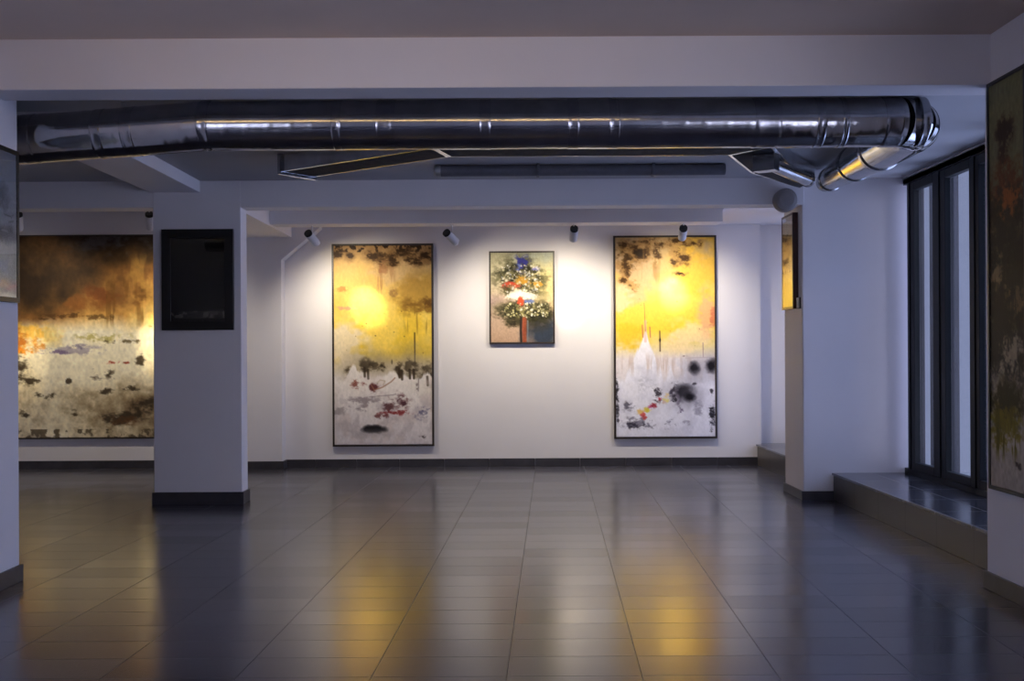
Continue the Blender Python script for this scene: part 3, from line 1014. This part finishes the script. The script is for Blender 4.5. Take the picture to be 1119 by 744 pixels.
def art_tall_right():
    A = Art(180, 356, (205, 195, 190))
    A.vgrad([(0, (190, 160, 112)), (0.15, (214, 178, 116)), (0.28, (234, 198, 92)), (0.46, (232, 194, 62)), (0.55, (226, 206, 150)), (0.61, (226, 216, 216)), (1.0, (222, 222, 238))])
    A.patch(0.15, 0.20, 0.34, 0.20, (208, 174, 134), 0.8, 0.7, 4)
    A.patch(0.88, 0.16, 0.34, 0.24, (232, 184, 66), 0.85, 0.65, 4)
    A.patch(0.06, 0.31, 0.18, 0.09, (216, 194, 158), 0.8, 0.7, 5)
    A.patch(0.12, 0.50, 0.24, 0.09, (220, 182, 48), 0.85, 0.7, 5)
    A.patch(0.72, 0.50, 0.34, 0.09, (236, 210, 160), 0.8, 0.7, 5)
    A.patch(0.94, 0.38, 0.14, 0.14, (226, 166, 124), 0.8, 0.72, 6)
    A.patch(0.98, 0.40, 0.05, 0.07, (204, 112, 78), 0.8, 0.72, 8)
    # brown clouds of the top
    for u, v, ru, rv, thr in ((0.12, 0.10, 0.12, 0.09, 0.92), (0.25, 0.075, 0.14, 0.05, 0.80), (0.08, 0.035, 0.08, 0.025, 0.9), (0.30, 0.02, 0.14, 0.025, 0.9), (0.43, 0.035, 0.14, 0.025, 0.9),
                              (0.58, 0.02, 0.14, 0.02, 0.95), (0.42, 0.09, 0.05, 0.06, 0.95), (0.61, 0.125, 0.07, 0.025, 0.78), (0.69, 0.10, 0.07, 0.05, 1.0), (0.61, 0.07, 0.07, 0.04, 1.0),
                              (0.11, 0.17, 0.06, 0.08, 1.0), (0.08, 0.215, 0.05, 0.02, 0.9), (0.19, 0.24, 0.08, 0.03, 1.0), (0.77, 0.03, 0.12, 0.025, 0.98), (0.85, 0.035, 0.03, 0.02, 0.85), (0.66, 0.185, 0.08, 0.012, 0.95)):
        A.patch(u, v, ru * 1.5, rv * 1.5, (176, 134, 78), 0.7, thr, 14)
        A.patch(u, v, ru, rv, (70, 45, 16), 0.95, thr, 20)
    A.patch(0.24, 0.08, 0.07, 0.025, (44, 28, 10), 0.95, 0.8, 20)
    A.streaks(0.06, 0.46, 0.05, 0.24, (150, 112, 62), 0.55, 0.58, 24, 5)
    # pale castle-like mass with thin spires
    ridge = np.full(A.U.shape, 0.70)
    for u, top, ww in ((0.30, 0.455, 0.10), (0.22, 0.55, 0.12), (0.36, 0.56, 0.06), (0.445, 0.62, 0.05), (0.55, 0.63, 0.08), (0.12, 0.66, 0.10), (0.70, 0.65, 0.07), (0.90, 0.63, 0.08)):
        ridge = np.minimum(ridge, top + np.abs(A.U - u) / ww * 0.14)
    ridge += 0.03 * (A.noise(22, 5, 4) - 0.5)
    A.mix(np.clip((A.V - ridge) * 40, 0, 1) * 0.95, (232, 230, 240))
    A.streaks(0.03, 0.80, 0.57, 0.70, (196, 176, 168), 0.6, 0.55, 34, 4)
    A.streaks(0.38, 0.42, 0.60, 0.72, (176, 160, 156), 0.7, 0.40, 30, 3)
    A.line([(0.30, 0.42), (0.30, 0.52)], 0.012, (226, 170, 160), 0.7)
    A.line([(0.29, 0.33), (0.30, 0.47)], 0.004, (160, 120, 74), 0.7)
    A.line([(0.27, 0.44), (0.275, 0.50)], 0.006, (170, 96, 84), 0.7)
    A.line([(0.345, 0.45), (0.35, 0.50)], 0.006, (170, 96, 84), 0.7)
    A.line([(0.445, 0.47), (0.447, 0.57)], 0.0055, (80, 58, 54), 0.9)
    A.blob(0.446, 0.515, 0.010, 0.010, (36, 28, 30), 0.9, 0.6)
    A.line([(0.877, 0.53), (0.88, 0.60)], 0.004, (160, 130, 130), 0.8)
    A.line([(0.70, 0.605), (0.96, 0.603)], 0.0035, (190, 172, 172), 0.7)
    A.patch(0.69, 0.595, 0.04, 0.008, (120, 96, 96), 0.8, 0.9, 28)
    A.specks(12, 0.1, 0.9, 0.28, 0.55, 0.006, [(150, 120, 50), (120, 90, 40)], 0.6)
    A.wash(7, 12, (206, 204, 218), 0.55, 0, 1, 0.62, 1.0)
    # ink blots
    for u, v, ru, rv in ((0.79, 0.655, 0.05, 0.026), (0.97, 0.645, 0.06, 0.03), (0.68, 0.775, 0.085, 0.034), (0.74, 0.80, 0.05, 0.02)):
        A.blob(u, v, ru * 1.9, rv * 1.9, (140, 136, 150), 0.55, 1.7, 0.4, 14)
        A.blob(u, v, ru, rv, (20, 18, 24), 0.98, 1.1, 0.45, 18)
    A.patch(0.63, 0.82, 0.03, 0.07, (110, 100, 118), 0.75, 0.85, 20)
    A.patch(0.655, 0.865, 0.025, 0.025, (80, 62, 92), 0.85, 0.85, 20)
    A.patch(0.82, 0.85, 0.07, 0.06, (146, 142, 158), 0.75, 0.92, 20)
    A.patch(0.42, 0.785, 0.06, 0.055, (56, 50, 58), 0.92, 1.04, 30)
    A.patch(0.58, 0.775, 0.06, 0.07, (60, 54, 66), 0.9, 1.06, 30)
    A.patch(0.59, 0.81, 0.04, 0.03, (40, 36, 46), 0.9, 0.98, 30)
    A.patch(0.785, 0.735, 0.035, 0.02, (56, 52, 60), 0.9, 0.95, 30)
    A.patch(0.96, 0.77, 0.03, 0.015, (56, 52, 60), 0.9, 0.95, 30)
    for u, v, c in ((0.27, 0.885, (206, 90, 84)), (0.29, 0.90, (186, 56, 56)), (0.245, 0.87, (230, 190, 110)), (0.30, 0.865, (222, 196, 100)), (0.32, 0.86, (214, 200, 70)), (0.36, 0.848, (176, 40, 90)), (0.385, 0.842, (150, 40, 50)),
                    (0.44, 0.815, (186, 60, 70)), (0.50, 0.815, (224, 210, 130)), (0.51, 0.79, (230, 200, 140)), (0.47, 0.825, (206, 180, 170))):
        A.patch(u, v, 0.04, 0.018, c, 0.92, 0.85, 26)
    A.patch(0.13, 0.85, 0.08, 0.04, (96, 92, 106), 0.9, 1.0, 26)
    A.patch(0.22, 0.925, 0.22, 0.04, (120, 116, 132), 0.85, 1.06, 30)
    A.patch(0.20, 0.94, 0.14, 0.025, (54, 50, 62), 0.92, 1.04, 30)
    A.patch(0.33, 0.945, 0.08, 0.02, (90, 86, 100), 0.85, 1.02, 30)
    A.patch(0.53, 0.935, 0.10, 0.035, (120, 116, 134), 0.85, 1.05, 26)
    A.patch(0.70, 0.925, 0.07, 0.025, (156, 152, 168), 0.8, 1.0, 26)
    A.patch(0.30, 0.73, 0.14, 0.05, (196, 194, 206), 0.8, 1.0, 22)
    A.patch(0.97, 0.88, 0.05, 0.10, (38, 36, 44), 0.95, 0.98, 28)
    A.patch(0.01, 0.80, 0.03, 0.12, (50, 46, 54), 0.95, 1.0, 28)
    A.patch(0.02, 0.88, 0.02, 0.08, (70, 66, 76), 0.9, 0.98, 28)
    A.patch(0.95, 0.973, 0.04, 0.007, (60, 56, 60), 0.9, 0.95, 34)
    A.grain(0.04)
    return A


def art_flowers():
    A = Art(120, 172, (196, 186, 150))
    A.vgrad([(0, (178, 172, 136)), (0.3, (196, 184, 150)), (0.55, (188, 164, 140)), (1, (182, 150, 124))])
    A.blob(0.8, 0.05, 0.35, 0.12, (148, 160, 160), 0.7, 1.3, 0.3)
    A.blob(0.85, 0.35, 0.25, 0.25, (206, 190, 120), 0.7, 1.3, 0.3)
    A.blob(0.15, 0.55, 0.3, 0.06, (170, 140, 150), 0.5, 1.3, 0.3)
    A.blob(0.85, 0.88, 0.32, 0.20, (44, 54, 70), 0.95, 0.8, 0.4)
    A.blob(0.72, 0.75, 0.2, 0.12, (50, 46, 40), 0.8, 1.0, 0.4)
    A.blob(0.18, 0.60, 0.16, 0.07, (120, 112, 78), 0.6, 1.4, 0.4)
    A.patch(0.48, 0.30, 0.46, 0.27, (62, 60, 34), 0.95, 0.5, 9)
    A.patch(0.56, 0.66, 0.54, 0.15, (48, 46, 26), 0.97, 0.5, 9)
    A.patch(0.33, 0.74, 0.20, 0.10, (58, 52, 32), 0.85, 0.85, 12)
    A.patch(0.46, 0.26, 0.40, 0.20, (28, 28, 14), 0.9, 0.9, 20)
    A.patch(0.56, 0.66, 0.50, 0.12, (24, 24, 12), 0.9, 0.85, 20)
    A.patch(0.50, 0.30, 0.42, 0.22, (140, 132, 92), 0.8, 1.08, 22)
    A.patch(0.58, 0.64, 0.46, 0.12, (132, 124, 80), 0.8, 1.08, 22)
    A.patch(0.50, 0.12, 0.15, 0.11, (46, 48, 126), 0.95, 0.75, 14)
    A.patch(0.44, 0.18, 0.10, 0.06, (106, 122, 178), 0.9, 0.9, 16)
    A.patch(0.71, 0.18, 0.08, 0.04, (122, 120, 188), 0.9, 0.85, 16)
    A.patch(0.31, 0.365, 0.17, 0.055, (190, 66, 44), 0.95, 0.78, 14)
    A.patch(0.50, 0.31, 0.16, 0.07, (186, 136, 44), 0.95, 0.82, 14)
    A.patch(0.74, 0.355, 0.16, 0.04, (196, 146, 50), 0.9, 0.85, 14)
    A.patch(0.40, 0.415, 0.10, 0.03, (214, 190, 150), 0.9, 0.85, 16)
    A.patch(0.50, 0.475, 0.30, 0.06, (216, 210, 200), 0.95, 0.74, 12)
    A.patch(0.47, 0.545, 0.08, 0.065, (192, 68, 40), 0.95, 0.76, 14)
    A.patch(0.61, 0.555, 0.10, 0.05, (92, 108, 166), 0.92, 0.82, 14)
    A.specks(150, 0.18, 0.80, 0.14, 0.44, 0.015, [(214, 206, 180), (196, 186, 150), (226, 222, 214), (150, 150, 150), (90, 86, 60)], 0.95)
    A.specks(150, 0.22, 0.92, 0.56, 0.72, 0.015, [(206, 200, 160), (186, 178, 130), (226, 222, 208), (120, 116, 80), (60, 56, 36)], 0.95)
    A.specks(26, 0.24, 0.70, 0.46, 0.52, 0.022, [(230, 226, 218), (214, 206, 190)], 0.9)
    A.line([(0.535, 0.74), (0.53, 0.86), (0.54, 1.0)], 0.030, (146, 70, 44), 0.92)
    A.line([(0.485, 0.72), (0.478, 0.86), (0.485, 1.0)], 0.016, (34, 26, 22), 0.9)
    A.line([(0.59, 0.76), (0.585, 1.0)], 0.010, (120, 124, 132), 0.7)
    A.patch(0.55, 0.85, 0.05, 0.14, (110, 54, 36), 0.6, 1.0, 20)
    A.patch(0.78, 0.80, 0.16, 0.05, (74, 70, 70), 0.7, 1.0, 14)
    A.patch(0.36, 0.78, 0.10, 0.06, (40, 34, 24), 0.9, 1.0, 22)
    A.grain(0.08)
    return A


def art_clouds():
    A = Art(236, 320, (160, 130, 90))
    U, V = A.U, A.V
    n = A.noise(2.5, 4, 6, 0.6)
    n2 = A.noise(7, 9, 4)
    t = np.interp(V, [0, 0.12, 0.3, 0.45, 0.5], [0.10, 0.16, 0.34, 0.66, 0.85]) + (n - 0.5) * 0.9 + (n2 - 0.5) * 0.25
    t += 0.42 * np.clip(U - 0.25, 0, 1) * np.clip((V - 0.02) * 4, 0, 1)
    t -= 0.20 * np.exp(-((U - 0.2) / 0.25) ** 2 - ((V - 0.3) / 0.12) ** 2)
    ks = [0.0, 0.22, 0.45, 0.65, 0.85, 1.1]
    cs = [(50, 38, 28), (82, 60, 36), (136, 94, 50), (200, 152, 80), (236, 200, 120), (246, 226, 170)]
    sky = np.stack([np.interp(t, ks, [c[k] for c in cs]) for k in range(3)], -1)
    m = A.noise(3, 5, 6, 0.6)
    m2 = A.noise(16, 22, 4, 0.7)
    g = np.interp(V, [0.42, 0.5, 0.66, 0.8, 1.0], [0.85, 1.05, 1.02, 0.80, 0.60]) + (m - 0.5) * 0.8 + (m2 - 0.5) * 0.55
    g -= 0.35 * np.exp(-((U - 0.88) / 0.25) ** 2 - ((V - 0.84) / 0.13) ** 2)
    g -= 0.2 * np.exp(-((U - 0.55) / 0.2) ** 2 - ((V - 0.84) / 0.10) ** 2)
    kg = [0.0, 0.25, 0.5, 0.75, 1.0]
    cg = [(66, 50, 36), (116, 96, 72), (172, 154, 122), (226, 212, 178), (246, 236, 206)]
    gr = np.stack([np.interp(g, kg, [c[k] for c in cg]) for k in range(3)], -1)
    hor = 0.47 - 0.04 * np.sin(U * 3.0) + 0.05 * (A.noise(5, 2, 4) - 0.5)
    k = np.clip((V - hor) * 12 + 0.5, 0, 1)[..., None]
    A.a = sky * (1 - k) + gr * k
    A.patch(0.62, 0.05, 0.34, 0.07, (92, 88, 92), 0.6, 0.8, 6)
    A.patch(0.60, 0.29, 0.22, 0.06, (120, 66, 34), 0.75, 0.95, 9)
    A.patch(0.48, 0.33, 0.20, 0.05, (140, 88, 42), 0.7, 0.95, 9)
    A.patch(0.84, 0.30, 0.10, 0.07, (96, 64, 30), 0.75, 0.98, 12)
    A.streaks(0.74, 1.05, 0.08, 0.46, (214, 170, 84), 0.35, 0.52, 20, 5)
    A.streaks(0.55, 0.98, 0.20, 0.46, (112, 76, 34), 0.5, 0.60, 26, 4)
    A.patch(0.96, 0.45, 0.06, 0.02, (86, 64, 34), 0.85, 0.9, 18)
    A.patch(0.36, 0.395, 0.22, 0.02, (84, 58, 32), 0.85, 0.98, 20)
    A.patch(0.58, 0.405, 0.14, 0.02, (96, 70, 38), 0.8, 1.0, 20)
    A.patch(0.22, 0.41, 0.10, 0.012, (70, 48, 26), 0.85, 0.9, 22)
    # glowing left shore
    A.patch(0.14, 0.49, 0.20, 0.09, (238, 186, 74), 0.85, 0.9, 12)
    A.streaks(0.0, 0.34, 0.43, 0.56, (250, 222, 140), 0.8, 0.52, 30, 9)
    A.patch(0.05, 0.52, 0.08, 0.08, (196, 108, 30), 0.85, 1.02, 24)
    A.patch(0.10, 0.575, 0.09, 0.035, (232, 140, 30), 0.9, 0.85, 14)
    A.patch(0.20, 0.53, 0.10, 0.04, (206, 120, 34), 0.7, 1.05, 26)
    # far town in the mist
    A.patch(0.40, 0.565, 0.30, 0.03, (166, 156, 168), 0.8, 0.85, 14)
    A.patch(0.30, 0.575, 0.12, 0.014, (120, 102, 138), 0.85, 0.88, 16)
    A.patch(0.46, 0.55, 0.10, 0.02, (112, 104, 128), 0.7, 0.98, 20)
    A.patch(0.60, 0.505, 0.24, 0.03, (180, 168, 92), 0.8, 0.88, 14)
    A.patch(0.65, 0.53, 0.07, 0.02, (74, 62, 50), 0.88, 0.95, 22)
    A.patch(0.78, 0.522, 0.12, 0.014, (92, 80, 54), 0.85, 1.0, 26)
    A.mix(np.clip((0.5 - np.abs((U - 0.69) / 0.045)) * 3, 0, 1) * ((V > 0.505 + 1.2 * np.abs(U - 0.69)) & (V < 0.58)), (244, 234, 204))
    A.line([(0.69, 0.475), (0.69, 0.52)], 0.005, (240, 226, 190), 0.9)
    A.patch(0.66, 0.628, 0.07, 0.010, (160, 56, 36), 0.9, 0.85, 26)
    A.patch(0.75, 0.628, 0.035, 0.008, (150, 56, 36), 0.9, 0.82, 26)
    for u, v, ru, rv in ((0.56, 0.685, 0.045, 0.03), (0.65, 0.675, 0.045, 0.03), (0.845, 0.62, 0.04, 0.035), (0.62, 0.765, 0.05, 0.03), (0.09, 0.875, 0.04, 0.025), (0.14, 0.72, 0.06, 0.022), (0.04, 0.64, 0.08, 0.07),
                         (0.07, 0.69, 0.07, 0.05), (0.42, 0.88, 0.04, 0.03), (0.985, 0.60, 0.03, 0.035), (0.78, 0.755, 0.06, 0.02), (0.22, 0.79, 0.08, 0.02), (0.70, 0.90, 0.12, 0.04), (0.90, 0.86, 0.16, 0.06), (0.38, 0.72, 0.03, 0.02)):
        A.patch(u, v, ru * 1.2, rv * 1.2, (62, 52, 40), 0.9, 0.98, 20)
    A.patch(0.72, 0.91, 0.16, 0.04, (96, 64, 40), 0.75, 0.95, 14)
    A.edge_band(0.955, 1.0, (84, 72, 56), 0.8, 0.52, 26, 30)
    A.grain(0.09)
    return A


def art_tall_floral():
    A = Art(80, 400, (130, 120, 90))
    A.vgrad([(0, (118, 114, 78)), (0.3, (104, 98, 70)), (0.5, (92, 86, 74)), (0.75, (136, 126, 112)), (0.88, (172, 160, 146)), (1, (170, 158, 144))])
    A.patch(0.46, 0.13, 0.30, 0.045, (44, 26, 14), 0.97, 0.55, 9)
    A.patch(0.42, 0.18, 0.16, 0.04, (52, 30, 14), 0.95, 0.6, 10)
    A.patch(0.52, 0.27, 0.55, 0.085, (96, 50, 20), 0.95, 0.55, 8)
    A.patch(0.5, 0.34, 0.80, 0.09, (46, 34, 22), 0.95, 0.55, 8)
    A.patch(0.5, 0.47, 1.1, 0.15, (26, 25, 21), 0.97, 0.45, 8)
    A.patch(0.5, 0.63, 1.1, 0.14, (30, 27, 21), 0.97, 0.5, 8)
    A.patch(0.60, 0.66, 0.40, 0.06, (150, 138, 118), 0.9, 0.85, 10)
    A.patch(0.42, 0.72, 0.30, 0.04, (160, 148, 128), 0.9, 0.9, 12)
    A.patch(0.30, 0.47, 0.35, 0.06, (132, 114, 84), 0.85, 0.95, 12)
    A.patch(0.75, 0.55, 0.35, 0.06, (116, 96, 66), 0.85, 0.95, 12)
    A.patch(0.55, 0.30, 0.45, 0.05, (150, 84, 32), 0.85, 0.95, 12)
    A.patch(0.45, 0.79, 0.65, 0.07, (48, 42, 14), 0.97, 0.6, 9)
    A.patch(0.42, 0.85, 0.60, 0.06, (112, 98, 8), 0.95, 0.75, 9)
    A.streaks(0.05, 0.85, 0.78, 0.94, (86, 76, 6), 0.9, 0.52, 12, 10)
    A.streaks(0.0, 1.0, 0.30, 0.75, (22, 20, 16), 0.6, 0.55, 10, 24)
    A.patch(0.80, 0.935, 0.14, 0.012, (60, 50, 40), 0.95, 0.75, 16)
    A.grain(0.12, 20, 20)
    return A


def art_dark():
    A = Art(70, 110, (14, 14, 13))
    A.mix((A.noise(4, 5, 4) - 0.5) * 1.2, (30, 28, 26))
    A.blob(0.6, 0.04, 0.5, 0.05, (34, 34, 38), 0.8, 1.0, 0.3)
    A.mix(((A.U > 0.16) & (A.V > 0.87) & (A.V < 0.965)) * (0.3 + 0.7 * A.noise(8, 20, 3)), (74, 72, 70))
    A.mix(((A.noise(10, 30, 3) > 0.56) & (A.V > 0.87) & (A.V < 0.955)) * 0.7, (126, 122, 116))
    A.blob(0.80, 0.88, 0.18, 0.03, (62, 60, 60), 0.6, 1.0, 0.6)
    A.specks(5, 0.6, 0.95, 0.95, 0.975, 0.02, [(8, 8, 8)], 0.9)
    A.grain(0.1)
    return A


def art_left_print():
    A = Art(110, 160, (150, 150, 160))
    A.vgrad([(0, (120, 122, 134)), (0.5, (146, 146, 150)), (0.62, (190, 184, 172)), (1, (206, 198, 182))])
    A.blob(0.72, 0.32, 0.12, 0.07, (58, 58, 60), 0.8, 1.0, 0.8)
    A.blob(0.78, 0.56, 0.2, 0.06, (74, 74, 80), 0.8, 1.0, 0.8)
    A.blob(0.3, 0.4, 0.25, 0.16, (80, 82, 90), 0.7, 1.0, 0.8)
    A.scratch(40, 0.1, 0.95, 0.25, 0.6, 0.14, 0.008, [(60, 60, 64), (170, 168, 170)], 0.7)
    A.grain(0.06)
    return A


def art_narrow_reflection():
    A = Art(60, 120, (190, 160, 100))
    A.vgrad([(0, (150, 130, 90)), (0.5, (170, 140, 80)), (0.7, (200, 170, 90)), (1, (214, 190, 120))])  # yellow reflection of the lit back wall painting, painted into the picture
    A.blob(0.4, 0.25, 0.3, 0.06, (70, 46, 24), 0.8, 1.0, 0.8)
    A.blob(0.5, 0.55, 0.35, 0.05, (84, 60, 30), 0.8, 1.0, 0.8)
    A.scratch(20, 0.1, 0.9, 0.2, 0.65, 0.2, 0.02, [(84, 56, 30), (180, 150, 90)], 0.7)
    A.grain(0.08)
    return A


def wall_rect(x0, y0, x1, y1, d):
    a, b = P(x0, y0, d), P(x1, y1, d)
    return Vector((a.x, DBK, a.z)), b.x - a.x, a.z - b.z


BN, BR = (0, -1, 0), (1, 0, 0)
DFR = DBK - 0.045
tl_, w0, h0 = wall_rect(362.3, 266.5, 474.5, 487.5, DFR)
painting('tall_painting', 'tall dark-framed painting, yellow over smoky white, with black oval near its bottom', 'painting', tl_, BR, w0, h0, art_tall_left(), 0.024, 0.045, M['frame_brown'], BN, group='tall yellow paintings on the back wall')
tl_, w0, h0 = wall_rect(670.2, 257.5, 784, 479, DFR)
painting('tall_painting', 'tall dark-framed painting, yellow over white, with a large black ink blot at right', 'painting', tl_, BR, w0, h0, art_tall_right(), 0.024, 0.045, M['frame_brown'], BN, group='tall yellow paintings on the back wall')
tl_, w0, h0 = wall_rect(534.3, 274.5, 606.5, 375.5, DFR)
painting('flower_painting', 'small framed painting of a colourful bouquet between the two tall yellow paintings', 'painting', tl_, BR, w0, h0, art_flowers(), 0.020, 0.045, M['frame_brown'], BN)
tl_, w0, h0 = wall_rect(9, 257, 182, 479, DFR)
painting('landscape_painting', 'very large painting of brown clouds over pale land, left of the column', 'painting', tl_, BR, w0, h0, art_clouds(), 0.016, 0.045, M['frame_brown'], BN)

# on the column
a, b = P(176, 250.5, DP - 0.05), P(255, 360.5, DP - 0.05)
painting('dark_painting', 'nearly black picture in a wide black frame on the left column', 'painting', Vector((a.x, DP - 0.004, a.z)), BR, b.x - a.x, a.z - b.z, art_dark(), 0.085, 0.045, M['frame_black'], BN, glass=True, recess=0.014)

# on the pier's left face (facing left); top edge runs away from the viewer
XP = 2.81
a, b = P(867, 232, 10.38), P(868, 337, 10.38)
painting('narrow_painting', 'small glazed picture in red-brown frame on the side of the right pier', 'painting', Vector((XP, 10.80, a.z)), (0, -1, 0), 0.42, a.z - b.z, art_narrow_reflection(), 0.022, 0.055, M['frame_red'], (-1, 0, 0), glass=True, recess=0.006)
c = P(871, 331, 10.33)
tg = thing('wall_tag', 'tiny pale block at the lower corner of the narrow glazed picture', 'tag', (XP, 10.33, c.z - 0.055))
obj('tag_plate', box(XP - 0.012, XP, 10.29, 10.36, c.z - 0.055, c.z + 0.055), M['backing'], tg, 0.002)
obj('tag_face', box(XP - 0.03, XP - 0.012, 10.30, 10.35, c.z - 0.05, c.z + 0.05), M['pale'], tg, 0.003)

# on the right near wall
a, b = P(1078, 88, 6.31), P(1078, 530, 6.31)
painting('floral_painting', 'tall narrow painting of dark flowers at the right edge wall', 'painting', Vector((XR, 6.325, a.z - 0.02)), (0, -1, 0), 0.47, a.z - b.z, art_tall_floral(), 0.022, 0.04, M['frame_black'], (-1, 0, 0))

# on the left near wall
a, b = P(16.5, 166, 6.73), P(16.5, 331, 6.73)
painting('glazed_print', 'glazed grey print in dark frame at the left edge wall', 'painting', Vector((XL, 6.73 - 0.74, a.z)), (0, 1, 0), 0.74, a.z - b.z, art_left_print(), 0.030, 0.035, M['frame_black'], (1, 0, 0), glass=True)
